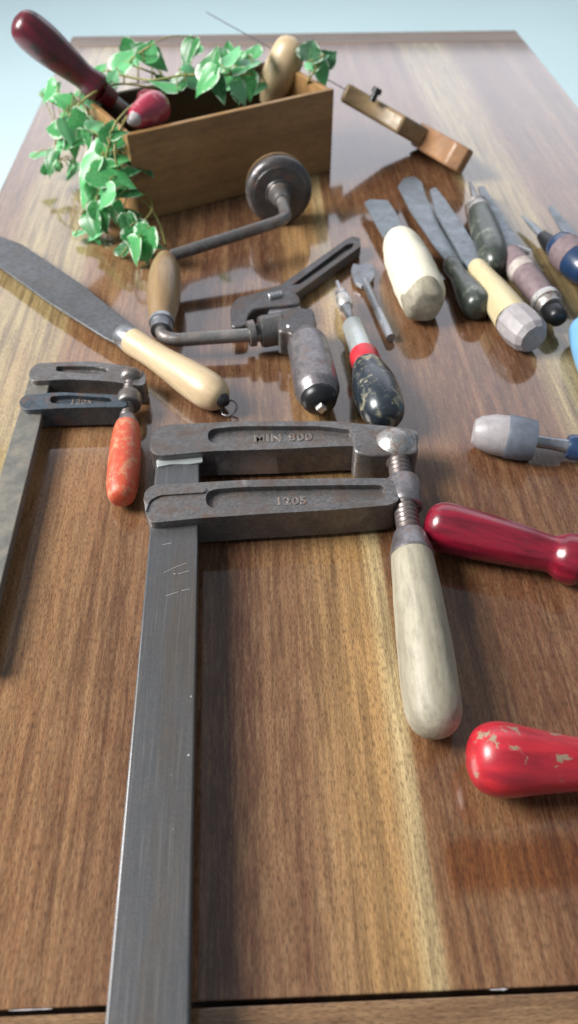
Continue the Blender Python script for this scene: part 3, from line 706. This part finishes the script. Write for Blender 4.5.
# (px, py, height, size in px, direction of the tip in the picture in degrees, 0 = right, 90 = up)
LV = [(48,92,.09,30,200),(62,100,.09,26,150),(55,128,.07,34,170),(72,112,.08,30,110),(92,98,.1,34,300),(84,92,.1,26,80),(60,150,.05,30,250),(75,140,.06,34,210),
 (50,160,.04,22,230),(88,135,.07,36,260),(96,124,.09,30,60),(112,135,.09,40,100),(118,134,.1,26,20),(118,145,.08,34,340),(135,150,.07,30,10),(140,165,.06,30,330),
 (120,160,.07,28,20),(98,155,.07,34,190),(90,170,.06,38,230),(110,178,.06,46,340),(122,190,.05,36,350),(95,190,.04,34,250),(85,195,.03,24,230),(100,215,.03,36,290),(92,225,.02,28,280),
 (120,210,.04,26,300),(130,228,.03,32,280),(140,238,.025,34,320),(148,252,.015,34,260),(135,250,.02,26,240),(152,240,.02,24,30),
 (70,170,.03,20,240),(112,80,.11,26,60),(125,60,.12,30,60),(148,52,.13,36,80),(155,60,.12,28,330),(140,48,.12,26,150),
 (165,88,.11,30,150),(176,85,.11,32,200),(188,52,.13,40,250),(190,80,.11,28,330),(212,66,.13,40,60),(205,80,.12,32,210),(218,88,.11,28,300),
 (232,60,.12,32,60),(240,72,.12,28,10),(228,80,.11,30,240),(250,62,.12,28,40),(248,85,.10,30,260),(255,50,.12,24,80),(240,92,.10,28,290),
 (310,52,.12,36,75),(318,62,.11,30,60),(328,58,.11,26,60),(322,74,.10,26,300),
 (80,120,.09,28,330),(68,132,.07,28,300),(104,145,.08,30,80),(130,172,.06,24,30),(106,198,.05,28,200),(222,50,.12,24,110),(90,78,.11,30,120),(100,68,.11,28,70)]
def leafat(px, py, z, size, ang, jit=0.0):
    c = at(px, py, z); s = pxr(c, size*rng.uniform(.7,1.12))
    a = math.radians(ang + rng.uniform(-12,12))
    dirp = (rt*math.cos(a) + up*math.sin(a))
    dirp = (dirp + fw*rng.uniform(-.25,.5)).normalized()
    n = (Vector((0,0,1))*rng.uniform(.7,1.1) - fw*rng.uniform(.3,.9) + rt*rng.uniform(-.9,.6) + up*rng.uniform(-.3,.3)).normalized()
    b = c - dirp*s*.45; tp = c + dirp*s*.6
    low = min(b.z, tp.z)
    if low < .004: b.z += .004-low; tp.z += .004-low
    leaf(bm, col, b, tp, n, rng.uniform(.62,1.08), rng.random(), rng.uniform(-.15,.7)); return b
bases = []
for l in LV: bases.append(leafat(*l))
for _ in range(64):                       # smaller fill leaves close to the drawn ones
    l = rng.choice(LV[:32] if rng.random() < .75 else LV[32:59])
    bases.append(leafat(l[0]+rng.uniform(-12,12), l[1]+rng.uniform(-10,10), max(.01, l[2]-.012), rng.uniform(15,24), rng.uniform(0,360)))
link('leaves', bm, 'leaf', iv, 0)
bm = bmesh.new()
vines = [[(200,85,.06),(160,88,.10),(120,84,.11),(90,95,.11),(70,115,.08),(56,140,.05),(60,160,.03)],
         [(190,90,.06),(150,95,.1),(118,120,.11),(108,150,.08),(100,180,.05),(96,212,.02)],
         [(180,90,.06),(140,105,.1),(116,140,.09),(120,175,.06),(135,195,.04),(150,207,.025),(160,225,.012),(166,246,.006)],
         [(132,192,.045),(148,196,.03),(152,210,.03),(142,226,.03),(146,246,.02)],
         [(120,75,.11),(150,80,.115),(185,75,.12),(220,75,.12),(255,74,.11)],
         [(300,100,.05),(310,78,.1),(318,66,.11),(324,54,.12)],
         [(185,88,.08),(150,72,.11),(130,62,.12),(150,46,.14)]]
VP_ = []
for v in vines:
    pts = catmull([at(*p) for p in v], 8); VP_ += pts; tube_bm(bm, pts, .0013, 6)
for loop_ in ([(124,64),(124,84),(152,82),(152,62)], [(138,63),(138,83)]):
    tube_bm(bm, [at(x,y,.098) for x,y in loop_], .0011, 6)
for b in bases:
    q = min(VP_, key=lambda p: (p-b).length)
    if (q-b).length < .08: tube_bm(bm, catmull([q, (q+b)/2+Vector((0,0,.006)), b], 4), .0007, 5)
link('stems', bm, 'stem', iv, 0)

# ------------------------------------------------------------------ light
wd = bpy.data.worlds.new('World'); bpy.context.scene.world = wd; wd.use_nodes = True
bg = wd.node_tree.nodes['Background']; bg.inputs[0].default_value = (.80,.90,1,1); bg.inputs[1].default_value = .22
def area(name, loc, target, sx, sy_, power, col):
    l = bpy.data.lights.new(name, 'AREA'); l.shape = 'RECTANGLE'; l.size = sx; l.size_y = sy_; l.energy = power; l.color = col
    o = bpy.data.objects.new(name, l); C.objects.link(o); o.location = loc
    o.rotation_euler = (Vector(target)-Vector(loc)).to_track_quat('-Z', 'Y').to_euler(); return o
area('window_light', (.8, 6.0, 3.15), (.5, 0, 2.0), 7.0, 3.5, 78, (.90,.91,1))
area('side_window_light', (-2.1, .55, 1.7), (0, .35, 0), 1.2, 1.2, 125, (1,.97,.93))
dl = area('floor_fill_light', (0, 3.7, 2.3), (0, 3.7, 0), 5.0, 3.0, 12, (.84,.97,1)); dl.data.spread = math.radians(75)  # added unseen lamp, only there to brighten the floor beyond the table

cam = bpy.data.cameras.new('camera'); co = bpy.data.objects.new('camera', cam); C.objects.link(co)
mw = Matrix((rt, up, -fw)).transposed().to_4x4(); mw.translation = cam_loc; co.matrix_world = mw
cam.sensor_fit = 'VERTICAL'; cam.sensor_height = 24; cam.lens = 24*F/H_; cam.clip_start = .01; cam.clip_end = 100
cam.dof.use_dof = True; cam.dof.focus_distance = .50; cam.dof.aperture_fstop = cam.lens/1000/.0042
sc = bpy.context.scene; sc.camera = co
sc.view_settings.view_transform = 'Standard'; sc.view_settings.look = 'None'; sc.view_settings.exposure = .55; sc.view_settings.gamma = 1
